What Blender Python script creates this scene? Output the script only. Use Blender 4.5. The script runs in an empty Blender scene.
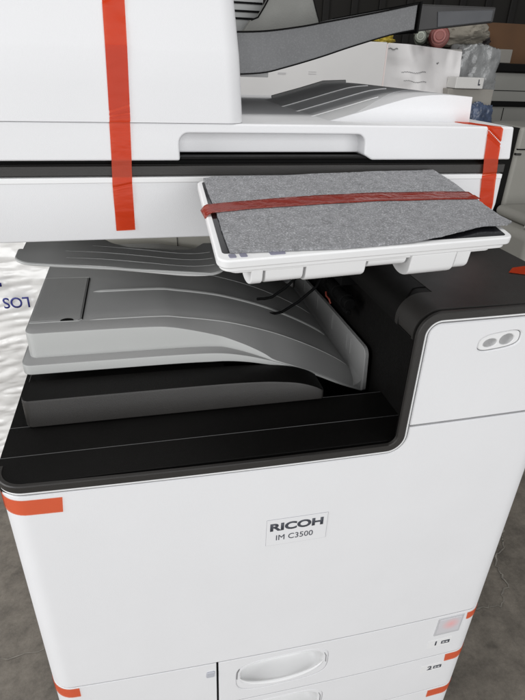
import bpy, bmesh, math, random
from mathutils import Vector, Matrix, noise
from mathutils.geometry import tessellate_polygon
random.seed(7)
S = bpy.context.scene
COL = S.collection
R = math.radians

# ------------------------------------------------------------------ camera
CAM = Vector((0.15050, -0.41375, 1.23853))
cd = bpy.data.cameras.new('camera'); cam = bpy.data.objects.new('camera', cd); COL.objects.link(cam)
cd.sensor_fit = 'HORIZONTAL'; cd.sensor_width = 36; cd.lens = 526 / 525 * 36
cd.clip_start = 0.01; cd.clip_end = 200
cam.matrix_world = Matrix(((0.976157, 0.076470, -0.203149, CAM.x), (-0.214784, 0.475606, -0.853034, CAM.y), (0.031387, 0.876328, 0.480691, CAM.z), (0, 0, 0, 1)))
S.camera = cam
S.render.resolution_x = 768; S.render.resolution_y = 1024

# ------------------------------------------------------------------ world, lamps, exposure
W = bpy.data.worlds.new('World'); S.world = W; W.use_nodes = True
bg = W.node_tree.nodes['Background']
bg.inputs[0].default_value = (0.95, 0.97, 1.0, 1); bg.inputs[1].default_value = 0.20
def area(name, loc, target, sx, sy, power, color=(1, 1, 1)):
    l = bpy.data.lights.new(name, 'AREA'); l.shape = 'RECTANGLE'; l.size = sx; l.size_y = sy
    l.energy = power; l.color = color
    o = bpy.data.objects.new(name, l); COL.objects.link(o); o.location = loc
    o.rotation_euler = (Vector(target) - Vector(loc)).to_track_quat('-Z', 'Y').to_euler()
    return o
area('doorway_light', (0.8, -3.1, 1.42), (0.3, 0.2, 0.85), 4.2, 2.6, 105, (0.985, 0.992, 1.0))
area('side_fill_light', (-2.3, -0.1, 1.6), (-0.35, 1.15, 0.5), 2.2, 1.6, 62, (0.985, 0.992, 1.0))  # added fill from the left to brighten the wrapped load
area('overhead_fill_light', (0.5, 0.2, 3.2), (0.5, 0.2, 0), 1.6, 1.2, 22, (1, 0.99, 0.97))  # added overhead fill that lifts the upward-facing surfaces
S.view_settings.view_transform = 'Standard'; S.view_settings.look = 'None'
S.view_settings.exposure = 0.0; S.view_settings.gamma = 1.0
S.render.engine = 'CYCLES'

# ------------------------------------------------------------------ materials
def mat(name, col, rough=0.45, var=0.04, vscale=6, bump=0.0, bscale=400, metal=0.0, coat=0.0, spec=0.5,
        speck=None, alpha=None, smudge=0.1):
    m = bpy.data.materials.new(name); m.use_nodes = True
    nt = m.node_tree; N = nt.nodes; L = nt.links; p = N['Principled BSDF']
    tc = N.new('ShaderNodeTexCoord')
    nz = N.new('ShaderNodeTexNoise'); nz.inputs['Scale'].default_value = vscale; nz.inputs['Detail'].default_value = 6
    L.new(tc.outputs['Object'], nz.inputs['Vector'])
    rmp = N.new('ShaderNodeValToRGB'); e = rmp.color_ramp.elements
    e[0].position = .3; e[1].position = .7
    e[0].color = tuple(c * (1 - var) for c in col) + (1,); e[1].color = tuple(min(1, c * (1 + var)) for c in col) + (1,)
    L.new(nz.outputs['Fac'], rmp.inputs['Fac']); out = rmp.outputs['Color']
    if speck:
        sc, c2, lo, hi = speck
        n2 = N.new('ShaderNodeTexNoise'); n2.inputs['Scale'].default_value = sc; n2.inputs['Detail'].default_value = 3
        n2.inputs['Roughness'].default_value = .7
        L.new(tc.outputs['Object'], n2.inputs['Vector'])
        mr = N.new('ShaderNodeMapRange'); mr.inputs['From Min'].default_value = lo; mr.inputs['From Max'].default_value = hi
        L.new(n2.outputs['Fac'], mr.inputs['Value'])
        mx = N.new('ShaderNodeMix'); mx.data_type = 'RGBA'; L.new(mr.outputs['Result'], mx.inputs[0])
        L.new(out, mx.inputs[6]); mx.inputs[7].default_value = tuple(c2) + (1,); out = mx.outputs[2]
    L.new(out, p.inputs['Base Color'])
    rr = N.new('ShaderNodeMapRange'); rr.inputs['To Min'].default_value = max(0, rough - smudge); rr.inputs['To Max'].default_value = min(1, rough + smudge)
    n3 = N.new('ShaderNodeTexNoise'); n3.inputs['Scale'].default_value = vscale * 4; n3.inputs['Detail'].default_value = 8
    L.new(tc.outputs['Object'], n3.inputs['Vector'])
    L.new(n3.outputs['Fac'], rr.inputs['Value']); L.new(rr.outputs['Result'], p.inputs['Roughness'])
    p.inputs['Metallic'].default_value = metal
    p.inputs['Coat Weight'].default_value = coat
    p.inputs['Specular IOR Level'].default_value = spec
    if alpha is not None: p.inputs['Alpha'].default_value = alpha
    if bump:
        nb = N.new('ShaderNodeTexNoise'); nb.inputs['Scale'].default_value = bscale; nb.inputs['Detail'].default_value = 4
        L.new(tc.outputs['Object'], nb.inputs['Vector'])
        b = N.new('ShaderNodeBump'); b.inputs['Strength'].default_value = bump; b.inputs['Distance'].default_value = 0.001
        L.new(nb.outputs['Fac'], b.inputs['Height']); L.new(b.outputs['Normal'], p.inputs['Normal'])
    return m

WHITE = mat('white_plastic', (.74, .74, .75), .5, .016, 4, .2, 1100, spec=.4, smudge=.14)
WHITE2 = mat('shaded_backing', (.24, .24, .245), .6, .01, 3)  # white shell colour darkened to paint the shade inside seams
WHITEG = mat('white_gloss_plastic', (.78, .78, .78), .35, .012, 5, .05, 900)
DARK = mat('charcoal_plastic', (.023, .0212, .0195), .46, .08, 9, .3, 1500, smudge=.08, spec=.48)
BLACK = mat('black_plastic', (.0050, .0047, .0044), .5, .1, 12, .3, 1500, spec=.14)
VOID = mat('black_interior', (.003, .003, .003), .7, spec=.1)
GREY = mat('grey_tray_plastic', (.28, .28, .277), .42, .05, 7, .3, 1500, smudge=.08)
GREYL = mat('light_grey_tray_plastic', (.40, .405, .395), .45, .04, 7, .3, 1500)
UTRAY = mat('lifted_grey_tray_plastic', (.46, .46, .452), .42, .05, 7, .3, 1500)  # tray grey lightened to offset the shade under the scanner
CREAM = mat('cream_inner_panel', (.50, .48, .42), .5, .03, 6)
TEXG = mat('speckled_grey_plastic', (.13, .132, .135), .55, .08, 30, .5, 700, speck=(520, (.165, .166, .17), .5, .68))
STEEL = mat('dull_metal', (.055, .057, .062), .5, .08, 20, metal=.2)
SCREEN = mat('black_screen_glass', (.008, .008, .010), .12, smudge=.03)
MARK = mat('grey_indicator', (.20, .20, .26), .4)
KNOB = mat('grey_knob_plastic', (.45, .46, .50), .45)
INK = mat('dark_ink', (.055, .06, .075), .5)
INK2 = mat('blue_ink', (.03, .035, .20), .5)
LABEL = mat('label_film', (.745, .745, .755), .35, .01)
LABELE = mat('label_edge', (.40, .40, .42), .4)
RED = mat('red_plastic', (.30, .06, .04), .5)

SEAM = mat('seam_highlight', (.07, .07, .07), .5)
def foam_mat():
    m = mat('grey_felt_foam', (.225, .227, .235), .95, .2, 130, 1.0, 600, speck=(600, (.47, .47, .49), .50, .68), spec=.15)
    return m
FOAM = foam_mat()

def tape_mat(name, col, trans, rough=.28, wr=.35, fold=True):
    m = bpy.data.materials.new(name); m.use_nodes = True
    nt = m.node_tree; N = nt.nodes; L = nt.links; p = N['Principled BSDF']
    p.inputs['Base Color'].default_value = tuple(col) + (1,); p.inputs['Roughness'].default_value = rough
    tc = N.new('ShaderNodeTexCoord'); nz = N.new('ShaderNodeTexNoise'); nz.inputs['Scale'].default_value = 70
    nz.inputs['Detail'].default_value = 3; nz.inputs['Distortion'].default_value = 1.5
    mp = N.new('ShaderNodeMapping'); mp.inputs['Rotation'].default_value = (0.3, 0.4, 0.6); mp.inputs['Scale'].default_value = (.5, 1, 1.6)
    L.new(tc.outputs['Object'], mp.inputs[0]); L.new(mp.outputs[0], nz.inputs['Vector'])
    b = N.new('ShaderNodeBump'); b.inputs['Strength'].default_value = wr; b.inputs['Distance'].default_value = .002
    L.new(nz.outputs['Fac'], b.inputs['Height']); L.new(b.outputs['Normal'], p.inputs['Normal'])
    tr = N.new('ShaderNodeBsdfTransparent'); tr.inputs[0].default_value = (.96, .50, .36, 1)
    mx = N.new('ShaderNodeMixShader'); mx.inputs[0].default_value = trans
    L.new(p.outputs[0], mx.inputs[1]); L.new(tr.outputs[0], mx.inputs[2])
    L.new(mx.outputs[0], N['Material Output'].inputs['Surface'])
    return m
TAPE = tape_mat('orange_red_tape', (.72, .080, .020), .64, .35, .15)
TAPE2 = tape_mat('glossy_red_tape', (.27, .030, .018), .30, .13, .5)

def pink_mat():
    m = bpy.data.materials.new('window_with_pink_spot'); m.use_nodes = True
    N = m.node_tree.nodes; L = m.node_tree.links; p = N['Principled BSDF']
    tc = N.new('ShaderNodeTexCoord'); g = N.new('ShaderNodeTexGradient'); g.gradient_type = 'SPHERICAL'
    mp = N.new('ShaderNodeMapping'); mp.inputs['Location'].default_value = (0, 0, -.2); mp.inputs['Scale'].default_value = (62, 62, 72)
    L.new(tc.outputs['Object'], mp.inputs[0]); L.new(mp.outputs[0], g.inputs[0])
    r = N.new('ShaderNodeValToRGB'); r.color_ramp.elements[0].color = (.60, .585, .61, 1); r.color_ramp.elements[1].color = (.80, .42, .42, 1)
    L.new(g.outputs[1], r.inputs[0]); L.new(r.outputs[0], p.inputs['Base Color']); p.inputs['Roughness'].default_value = .15
    return m
PINK = pink_mat()

# ------------------------------------------------------------------ helpers
def tag(o, label=None, cat=None, group=None, kind=None):
    if label: o['label'] = label
    if cat: o['category'] = cat
    if group: o['group'] = group
    if kind: o['kind'] = kind
    return o
def thing(name, label, cat, loc, group=None):
    o = bpy.data.objects.new(name, None); COL.objects.link(o); o.location = loc; o.empty_display_size = .05
    return tag(o, label, cat, group)
def origin(o):
    v = Vector((0, 0, 0)); q = o
    while q is not None: v = v + q.location; q = q.parent
    return v
def link(name, verts, faces, m, parent=None, bevel=0, seg=3, angle=30, base=None, mats=None, fm=None):
    """verts in world coordinates; the object's own origin sits at base (or at the centre of its verts)"""
    vs = [Vector(v) for v in verts]
    if base is None:
        base = sum(vs, Vector()) / len(vs) if parent is not None else Vector((sum(v.x for v in vs) / len(vs), sum(v.y for v in vs) / len(vs), min(v.z for v in vs)))
    base = Vector(base)
    me = bpy.data.meshes.new(name)
    me.from_pydata([tuple(v - base) for v in vs], [], faces)
    me.validate(); bm = bmesh.new(); bm.from_mesh(me)
    bmesh.ops.recalc_face_normals(bm, faces=bm.faces); bm.to_mesh(me); bm.free()
    for mm in (mats or [m]): me.materials.append(mm)
    if fm:
        for i, k in enumerate(fm): me.polygons[i].material_index = k
    for p in me.polygons: p.use_smooth = True
    me.set_sharp_from_angle(angle=R(angle))
    o = bpy.data.objects.new(name, me); COL.objects.link(o)
    if parent is not None: o.parent = parent; o.location = base - origin(parent)
    else: o.location = base
    if bevel:
        b = o.modifiers.new('bevel', 'BEVEL'); b.width = bevel; b.segments = seg; b.limit_method = 'ANGLE'; b.angle_limit = R(25)
        b.harden_normals = True
    return o
class MB:
    def __init__(s): s.v = []; s.f = []
    def add(s, v, f):
        n = len(s.v); s.v += [tuple(x) for x in v]; s.f += [tuple(i + n for i in q) for q in f]; return s
    def box(s, x0, x1, y0, y1, z0, z1):
        v = [(x, y, z) for z in (z0, z1) for y in (y0, y1) for x in (x0, x1)]
        return s.add(v, [(0, 2, 3, 1), (4, 5, 7, 6), (0, 1, 5, 4), (2, 6, 7, 3), (0, 4, 6, 2), (1, 3, 7, 5)])
    def prism(s, poly, axis, a, b):
        """poly: 2D points in the plane normal to axis ('x': (y,z), 'y': (x,z), 'z': (x,y))"""
        def P(p, t): return (t, p[0], p[1]) if axis == 'x' else (p[0], t, p[1]) if axis == 'y' else (p[0], p[1], t)
        n = len(poly); v = [P(p, a) for p in poly] + [P(p, b) for p in poly]
        f = [tuple(range(n)), tuple(range(2 * n - 1, n - 1, -1))] + [(i, (i + 1) % n, n + (i + 1) % n, n + i) for i in range(n)]
        return s.add(v, f)
    def tube(s, pts, r, n=10, flat=1.0):
        pts = [Vector(p) for p in pts]; v = []; f = []
        up = None
        for i, p in enumerate(pts):
            t = (pts[min(i + 1, len(pts) - 1)] - pts[max(i - 1, 0)]).normalized()
            if up is None: up = Vector((0, 0, 1)) if abs(t.z) < .9 else Vector((0, 1, 0))
            a = t.cross(up).normalized(); b = a.cross(t).normalized(); up = b
            rr = r[i] if isinstance(r, (list, tuple)) else r
            for k in range(n):
                w = 2 * math.pi * k / n; v.append(p + a * math.cos(w) * rr + b * math.sin(w) * rr * flat)
        for i in range(len(pts) - 1):
            for k in range(n): f.append((i * n + k, i * n + (k + 1) % n, (i + 1) * n + (k + 1) % n, (i + 1) * n + k))
        f.append(tuple(range(n))); f.append(tuple(range(len(v) - 1, len(v) - n - 1, -1)))
        return s.add(v, f)
    def loft(s, loops, cap=True):
        n = len(loops[0]); v = [p for l in loops for p in l]; f = []
        for i in range(len(loops) - 1):
            for k in range(n): f.append((i * n + k, i * n + (k + 1) % n, (i + 1) * n + (k + 1) % n, (i + 1) * n + k))
        if cap: f.append(tuple(range(n))); f.append(tuple(range(len(v) - 1, len(v) - n - 1, -1)))
        return s.add(v, f)
    def out(s, name, m, parent=None, **k): return link(name, s.v, s.f, m, parent, **k)
def box(name, x0, x1, y0, y1, z0, z1, m, parent=None, bevel=.002, **k):
    return MB().box(x0, x1, y0, y1, z0, z1).out(name, m, parent, bevel=bevel, **k)
def prism(name, poly, axis, a, b, m, parent=None, bevel=.002, **k):
    return MB().prism(poly, axis, a, b).out(name, m, parent, bevel=bevel, **k)
def rpoly(pts, rad, n=6):
    """round the corners of a polygon"""
    out = []; N_ = len(pts)
    for i in range(N_):
        p = Vector(pts[i][:2]); a = Vector(pts[i - 1][:2]); b = Vector(pts[(i + 1) % N_][:2]); r = rad[i] if isinstance(rad, (list, tuple)) else rad
        if r <= 0: out.append(tuple(p)); continue
        u = (a - p).normalized(); w = (b - p).normalized(); ang = math.acos(max(-1, min(1, u.dot(w))))
        d = r / math.tan(ang / 2); c = p + (u + w).normalized() * r / math.sin(ang / 2)
        s0 = p + u * d; s1 = p + w * d
        a0 = math.atan2(*(s0 - c).yx); a1 = math.atan2(*(s1 - c).yx); da = (a1 - a0 + math.pi) % (2 * math.pi) - math.pi
        for k in range(n + 1):
            t = a0 + da * k / n; out.append((c.x + r * math.cos(t), c.y + r * math.sin(t)))
    return out
def interp(prof, x):
    if x <= prof[0][0]: return prof[0][1]
    for (a, b), (c, d) in zip(prof, prof[1:]):
        if x <= c: return b + (d - b) * (x - a) / (c - a)
    return prof[-1][1]
def smooth_prof(prof, n=40):
    """Catmull-Rom resample of an (x, z) profile"""
    P = [prof[0]] + list(prof) + [prof[-1]]; out = []
    m_ = len(prof) - 1; per = max(2, n // m_)
    for i in range(m_):
        p0, p1, p2, p3 = P[i], P[i + 1], P[i + 2], P[i + 3]
        for k in range(per):
            t = k / per
            out.append(tuple(.5 * ((2 * b) + (c - a) * t + (2 * a - 5 * b + 4 * c - d) * t * t + (3 * b - a - 3 * c + d) * t ** 3) for a, b, c, d in zip(p0, p1, p2, p3)))
    out.append(tuple(prof[-1])); return out
def text(name, s, height, loc, m, parent, bold=0.0, sx=1.0, rot=(R(90), 0, 0), ext=.0001, width=None, align='LEFT'):
    c = bpy.data.curves.new('t', 'FONT'); c.body = s; c.size = 1; c.offset = bold; c.align_x = align; c.resolution_u = 4
    t = bpy.data.objects.new('t', c); COL.objects.link(t)
    dg = bpy.context.evaluated_depsgraph_get(); dg.update()
    me = bpy.data.meshes.new_from_object(t.evaluated_get(dg)); bpy.data.objects.remove(t); bpy.data.curves.remove(c)
    xs = [v.co.x for v in me.vertices]; ys = [v.co.y for v in me.vertices]
    k = height / (max(ys) - min(ys)); kx = (width / (max(xs) - min(xs))) if width else k * sx
    x0, y0 = min(xs), min(ys)
    for v in me.vertices: v.co = Vector(((v.co.x - x0) * kx, (v.co.y - y0) * k, 0))
    bm = bmesh.new(); bm.from_mesh(me); r_ = bmesh.ops.extrude_face_region(bm, geom=bm.faces[:])
    for g in r_['geom']:
        if isinstance(g, bmesh.types.BMVert): g.co.z += ext * 2
    bmesh.ops.recalc_face_normals(bm, faces=bm.faces); bm.to_mesh(me); bm.free()
    me.materials.clear(); me.materials.append(m); me.name = name
    o = bpy.data.objects.new(name, me); COL.objects.link(o); o.rotation_euler = rot
    o.location = Vector(loc) - (origin(parent) if parent else Vector())
    if parent: o.parent = parent
    return o

def slab(name, x0, x1, top, bot, yf, yb, rl, rr, m, parent, ch=.0012, face=None, nx=60, lean=0.0, topb=None, **k):
    """a body with a curved top and bottom over x and rounded front-left / front-right corners"""
    xs = [x0 + rl * (1 - math.cos(R(90) * i / 8)) for i in range(9)] + [x0 + rl + (x1 - rr - x0 - rl) * i / nx for i in range(1, nx)] + [x1 - rr + rr * math.sin(R(90) * i / 6) for i in range(7)]
    V = []; F = []; fm = []
    for x in xs:
        dy = 0
        if rl and x < x0 + rl: dy = rl - math.sqrt(max(0, rl * rl - (x0 + rl - x) ** 2))
        if rr and x > x1 - rr: dy = rr - math.sqrt(max(0, rr * rr - (x - x1 + rr) ** 2))
        t, b, y = top(x), bot(x), (yf(x) if callable(yf) else yf) + dy; c = min(ch, (t - b) * .4)
        V += [(x, yb, b), (x, y + c * .5, b), (x, y, b + c * .5), (x, y + lean * .8, t - c), (x, y + lean + c * .3, t - c * .3), (x, y + lean + c, t), (x, yb, topb(x) if topb else t)]
    n = 7
    for i in range(len(xs) - 1):
        for j in range(n):
            a = i * n + j; b = i * n + (j + 1) % n; F.append((a, b, b + n, a + n)); fm.append(1 if j in (0, 1, 2, 3) else 0)
    F.append(tuple(range(n))); F.append(tuple((len(xs) - 1) * n + j for j in range(n - 1, -1, -1))); fm += [1, 1]
    return link(name, V, F, m, parent, mats=[m, face or m], fm=fm, **k)

# ------------------------------------------------------------------ the machine's front contour (bulging front, rounded vertical corners)
XL, XR, RC = -.008, .603, .028
def fy(x):
    t = (x - (XL + XR) / 2) / ((XR - XL) / 2 - RC); return -.005 * (1 - min(1, t * t))
def contour(s):
    a, b = XL + RC, XR - RC; q = RC * math.pi / 2
    if s < a:
        d = a - s
        if d < q: th = d / RC; return (a - RC * math.sin(th), RC * (1 - math.cos(th))), (-math.sin(th), -math.cos(th))
        return (XL, RC + d - q), (-1, 0)
    if s > b:
        d = s - b
        if d < q: th = d / RC; return (b + RC * math.sin(th), RC * (1 - math.cos(th))), (math.sin(th), -math.cos(th))
        return (XR, RC + d - q), (1, 0)
    h = 1e-4; g = (fy(s + h) - fy(s - h)) / (2 * h) if a + h < s < b - h else 0; l = math.hypot(1, g)
    return (s, fy(s)), (g / l, -1 / l)
def CM(s, z, d):
    (x, y), (nx, ny) = contour(s); return (x - nx * d, y - ny * d, z)
def inset(poly, d):
    """offset a closed polygon inwards (counter-clockwise polygon) by d"""
    n = len(poly); out = []
    for i in range(n):
        a = Vector(poly[i - 1]); p = Vector(poly[i]); b = Vector(poly[(i + 1) % n])
        e1 = (p - a).normalized(); e2 = (b - p).normalized(); n1 = Vector((-e1.y, e1.x)); n2 = Vector((-e2.y, e2.x))
        m_ = n1 + n2
        if m_.length < 1e-6: m_ = n1
        m_.normalize(); out.append(tuple(p + m_ * d / max(.4, m_.dot(n1))))
    return out
def area2(poly): return sum(poly[i - 1][0] * poly[i][1] - poly[i][0] * poly[i - 1][1] for i in range(len(poly))) / 2
def plate(name, outline, m, parent, holes=(), d0=0.0, th=.006, ch=.0009, MAP=CM, cuts=(.012, -.1, .75), zcuts=None, **k):
    """a panel given by its outline in (s, z), laid on the contour with real thickness and a small chamfer"""
    if area2(outline) < 0: outline = outline[::-1]
    hs = [h if area2(h) < 0 else h[::-1] for h in holes]
    loops = [outline] + hs; V = []; F = []; top = []
    for l in loops:
        rows = [(l, th), (l, ch), (inset(l, ch), 0)]
        base = len(V); n = len(l)
        for pts, dep in rows: V += [(p[0], p[1], dep) for p in pts]
        for r_ in range(2):
            for i in range(n): F.append((base + r_ * n + i, base + r_ * n + (i + 1) % n, base + (r_ + 1) * n + (i + 1) % n, base + (r_ + 1) * n + i))
        top.append((base + 2 * n, n))
    idx = [b + i for b, n in top for i in range(n)]
    for t in tessellate_polygon([[Vector((V[b + i][0], V[b + i][1], 0)) for i in range(n)] for b, n in top]): F.append(tuple(idx[i] for i in t))
    me = bpy.data.meshes.new('tmp'); me.from_pydata(V, [], F); bm = bmesh.new(); bm.from_mesh(me)
    st, a, b = cuts; x = a; lo = min(p[0] for p in outline); hi = max(p[0] for p in outline)
    while x < b:
        step = .004 if (x < .024 or x > .57) else st
        if lo < x < hi: bmesh.ops.bisect_plane(bm, geom=bm.verts[:] + bm.edges[:] + bm.faces[:], plane_co=(x, 0, 0), plane_no=(1, 0, 0))
        x += step
    bm.verts.ensure_lookup_table()
    vs = [MAP(v.co.x, v.co.y, v.co.z + d0) for v in bm.verts]; fs = [tuple(v.index for v in f.verts) for f in bm.faces]
    bm.free(); bpy.data.meshes.remove(me)
    return link(name, vs, fs, m, parent, **k)
def bowl(name, outline, depth, m, parent, d0=0.0, steps=8, fl=.55, MAP=CM, shift=(0, 0)):
    cx = sum(p[0] for p in outline) / len(outline); cz = sum(p[1] for p in outline) / len(outline)
    loops = []
    for i in range(steps + 1):
        t = i / steps; k = 1 - (1 - fl) * (1 - math.cos(t * math.pi / 2)) if True else 1
        dd = d0 + depth * math.sin(t * math.pi / 2)
        loops.append([MAP(cx + (p[0] - cx) * k + shift[0] * t, cz + (p[1] - cz) * k + shift[1] * t, dd) for p in outline])
    mb = MB().loft(loops, cap=False); n = len(outline); N_ = len(mb.v)
    c = MAP(cx + shift[0], cz + shift[1], d0 + depth); mb.v.append(tuple(c))
    for i in range(n): mb.f.append((N_ - n + i, N_ - n + (i + 1) % n, N_))
    o = mb.out(name, m, parent); return o
def sellipse(cx, cz, a, b, p=2.4, n=40, tilt=0):
    out = []
    for i in range(n):
        t = 2 * math.pi * i / n; c, s_ = math.cos(t), math.sin(t)
        x = a * math.copysign(abs(c) ** (2 / p), c); z = b * math.copysign(abs(s_) ** (2 / p), s_)
        out.append((cx + x, cz + z + tilt * x))
    return out

# ================================================================== SETTING
def floor():
    m = bpy.data.materials.new('concrete'); m.use_nodes = True; N = m.node_tree.nodes; L = m.node_tree.links; p = N['Principled BSDF']
    tc = N.new('ShaderNodeTexCoord')
    def nz(sc, det=8, ro=.6):
        n = N.new('ShaderNodeTexNoise'); n.inputs['Scale'].default_value = sc; n.inputs['Detail'].default_value = det; n.inputs['Roughness'].default_value = ro
        L.new(tc.outputs['Object'], n.inputs['Vector']); return n
    n1 = nz(1.6); n2 = nz(14, 10, .7); n3 = nz(90, 8, .8)
    r = N.new('ShaderNodeValToRGB'); r.color_ramp.elements[0].position = .42; r.color_ramp.elements[1].position = .62
    r.color_ramp.elements[0].color = (.085, .074, .061, 1); r.color_ramp.elements[1].color = (.235, .207, .172, 1)
    a = N.new('ShaderNodeMath'); a.operation = 'MULTIPLY_ADD'; a.inputs[1].default_value = .40; L.new(n1.outputs[0], a.inputs[0])
    b = N.new('ShaderNodeMath'); b.operation = 'MULTIPLY'; b.inputs[1].default_value = .42; L.new(n2.outputs[0], b.inputs[0]); b2 = N.new('ShaderNodeMath'); b2.operation = 'MULTIPLY_ADD'; b2.inputs[1].default_value = .20; L.new(n3.outputs[0], b2.inputs[0]); L.new(b.outputs[0], b2.inputs[2]); L.new(b2.outputs[0], a.inputs[2])
    L.new(a.outputs[0], r.inputs[0])
    # dark drips and stains
    vo = N.new('ShaderNodeTexVoronoi'); vo.inputs['Scale'].default_value = 9; vo.inputs['Randomness'].default_value = 1
    nd = nz(7, 4); md = N.new('ShaderNodeMix'); md.data_type = 'VECTOR'; md.inputs[0].default_value = .12
    L.new(tc.outputs['Object'], md.inputs[4]); L.new(nd.outputs['Color'], md.inputs[5]); L.new(md.outputs[1], vo.inputs['Vector'])
    mr = N.new('ShaderNodeMapRange'); mr.inputs['From Min'].default_value = .07; mr.inputs['From Max'].default_value = .16
    mr.inputs['To Min'].default_value = .62; mr.inputs['To Max'].default_value = 1; L.new(vo.outputs['Distance'], mr.inputs['Value'])
    mx = N.new('ShaderNodeMix'); mx.data_type = 'RGBA'; mx.blend_type = 'MULTIPLY'; mx.inputs[0].default_value = 1
    L.new(r.outputs[0], mx.inputs[6]); L.new(mr.outputs[0], mx.inputs[7]); L.new(mx.outputs[2], p.inputs['Base Color'])
    p.inputs['Roughness'].default_value = .62
    bp = N.new('ShaderNodeBump'); bp.inputs['Strength'].default_value = .5; bp.inputs['Distance'].default_value = .003
    L.new(n3.outputs[0], bp.inputs['Height']); L.new(bp.outputs[0], p.inputs['Normal'])
    o = link('floor', [(-15, -15, 0), (15, -15, 0), (15, 15, 0), (-15, 15, 0)], [(0, 1, 2, 3)], m); tag(o, kind='structure')
    # a healed crack in the slab, slightly paler than the floor
    cm = mat('crack_filler', (.20, .185, .16), .8, .3, 60, .5, 200)
    def crack(pts, w):
        v = []; f = []
        P = []
        for (a_, b_) in zip(pts, pts[1:]):
            for k in range(8):
                t = k / 8; q = Vector(a_).lerp(Vector(b_), t); q += Vector((random.uniform(-1, 1), random.uniform(-1, 1))) * .006; P.append(q)
        for i, q in enumerate(P):
            d = (P[min(i + 1, len(P) - 1)] - P[max(0, i - 1)]).normalized(); nn = Vector((-d.y, d.x)) * w * random.uniform(.3, 1)
            v += [(q.x + nn.x, q.y + nn.y, .002), (q.x - nn.x, q.y - nn.y, .002)]
            if i: f.append((2 * i - 2, 2 * i - 1, 2 * i + 1, 2 * i))
        return v, f
    mb = MB()
    for pts, w in (CRACKS): mb.add(*crack(pts, w))
    tag(mb.out('floor_crack', cm), kind='structure')
CRACKS = [([(1.16, .55), (1.13, .50), (1.06, .44), (1.05, .37), (.99, .31), (.93, .32), (.85, .32)], .003),
          ([(-.62, .62), (-.45, .50), (-.25, .42), (-.1, .42)], .0012)]
floor()
o = link('back_wall', [(-8, 4.6, 0), (10, 4.6, 0), (10, 4.6, 4), (-8, 4.6, 4), (-8, 4.7, 0), (10, 4.7, 0), (10, 4.7, 4), (-8, 4.7, 4)],
         [(0, 1, 2, 3), (4, 5, 6, 7), (0, 1, 5, 4), (2, 3, 7, 6), (0, 3, 7, 4), (1, 2, 6, 5)], mat('dim_garage_wall', (.022, .020, .017), .8, .3, 1.5)); tag(o, kind='structure')
mb = MB()
for i in range(60): mb.box(-6 + i * .25, -6 + i * .25 + .06, 4.57, 4.598, 0, 3.6)
tag(mb.out('wall_ribs', mat('dim_wall_rib', (.018, .016, .014), .7), bevel=.008), kind='structure')

# ================================================================== THE COPIER
cp = thing('office_copier', 'white and charcoal office copier with strips of orange tape across it, filling the view', 'copier', (.3, .35, 0))
# carcass
mb = MB().box(XL + .006, XR - .006, .035, .66, .085, .828).box(XL + .006, .350, .035, .66, .828, .8595).box(.437, XR - .006, .035, .66, .860, 1.020).box(XL + .006, XR - .006, .52, .66, .860, 1.058)
mb.out('body_shell', WHITE, cp, bevel=.003)
sL, sR = -.026, .621
# backing seen in the seams, darkened to stand for shade in the gaps
plate('seam_backing', [(sL, .07), (sR, .07), (sR, 1.02), (.418, 1.02), (.418, .866), (sL, .866)], WHITE2, cp, d0=.0042, th=.02, holes=[sellipse(.4975, .9955, .0245, .0098, 3.2, 30, .11)] + [sellipse(.2935, z - .044, .0668, .0342, 3.6, 40, .03) for z in (.5392, .4395, .3448, .2503)])
# dark rim around the paper exit bay
def offset_path(pts, d):
    out = []
    for i, p in enumerate(pts):
        a = Vector(pts[max(0, i - 1)]); b = Vector(pts[min(len(pts) - 1, i + 1)]); t = (b - a).normalized(); n = Vector((-t.y, t.x)); out.append((p[0] + n.x * d, p[1] + n.y * d))
    return out
def arc(cx, cz, r, a0, a1, n=10): return [(cx + r * math.cos(R(a0 + (a1 - a0) * k / n)), cz + r * math.sin(R(a0 + (a1 - a0) * k / n))) for k in range(n + 1)]
path = [(-.030, .8727), (.1, .8727), (.25, .8727), (.391, .8727)] + arc(.391, .8877, .015, -90, 0) + [(.406, .93), (.406, 1.0)] + arc(.427, 1.008, .021, 180, 90) + [(.5, 1.0291), (.56, 1.0293), (.622, 1.0295)]
def band(d0, d1): return offset_path(path, d0) + offset_path(path, d1)[::-1]
plate('bay_rim', band(.0044, -.0042), DARK, cp, d0=-.0008, th=.0045, ch=.0010)
plate('rim_lip', band(-.0043, -.0060), WHITEG, cp, d0=-.0002, th=.006, ch=.0003)
# covers
inner = offset_path(path, -.0082)
low = [p for p in inner if p[1] < .8974]
ur = [p for p in inner if p[1] > .8998]
cover = [(sL + .0, .8637)] + [(x, z) for x, z in low[1:]] + [(low[-1][0] + .0002, .8974), (sR, .8974), (sR, .559)]
cover += arc(sR - .018, .5585, .018, 0, -90)[1:] + arc(sL + .018, .5585, .018, -90, -180)
plate('front_cover', cover, WHITE, cp, th=.0041, ch=.0012)
door = [(ur[0][0], .9000)] + ur[:-1] + [(.596, ur[-1][1]), (sR, ur[-1][1]), (sR, .9000)]
gx, gz = .4975, .9955
grip_out = sellipse(gx, gz, .0245, .0098, 3.2, 44, .11)
rd = plate('right_cover', door, WHITE, cp, th=.0041, ch=.0012, holes=[grip_out])
h1 = sellipse(.4875, .9935, .0078, .0048, 2, 24, .1); h2 = sellipse(.5065, .996, .0082, .0062, 2, 24, .1)
fg = plate('finger_grip', sellipse(gx, gz, .0238, .0091, 3.2, 44, .11), WHITEG, rd, holes=[h1, h2], d0=.0012, th=.003, ch=.0008)
bowl('grip_dimple', h1, .016, WHITEG, rd, d0=.0018, fl=.55, shift=(.0012, .0012)); bowl('grip_dimple', h2, .020, WHITEG, rd, d0=.0018, fl=.55, shift=(.0016, .0016))
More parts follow.
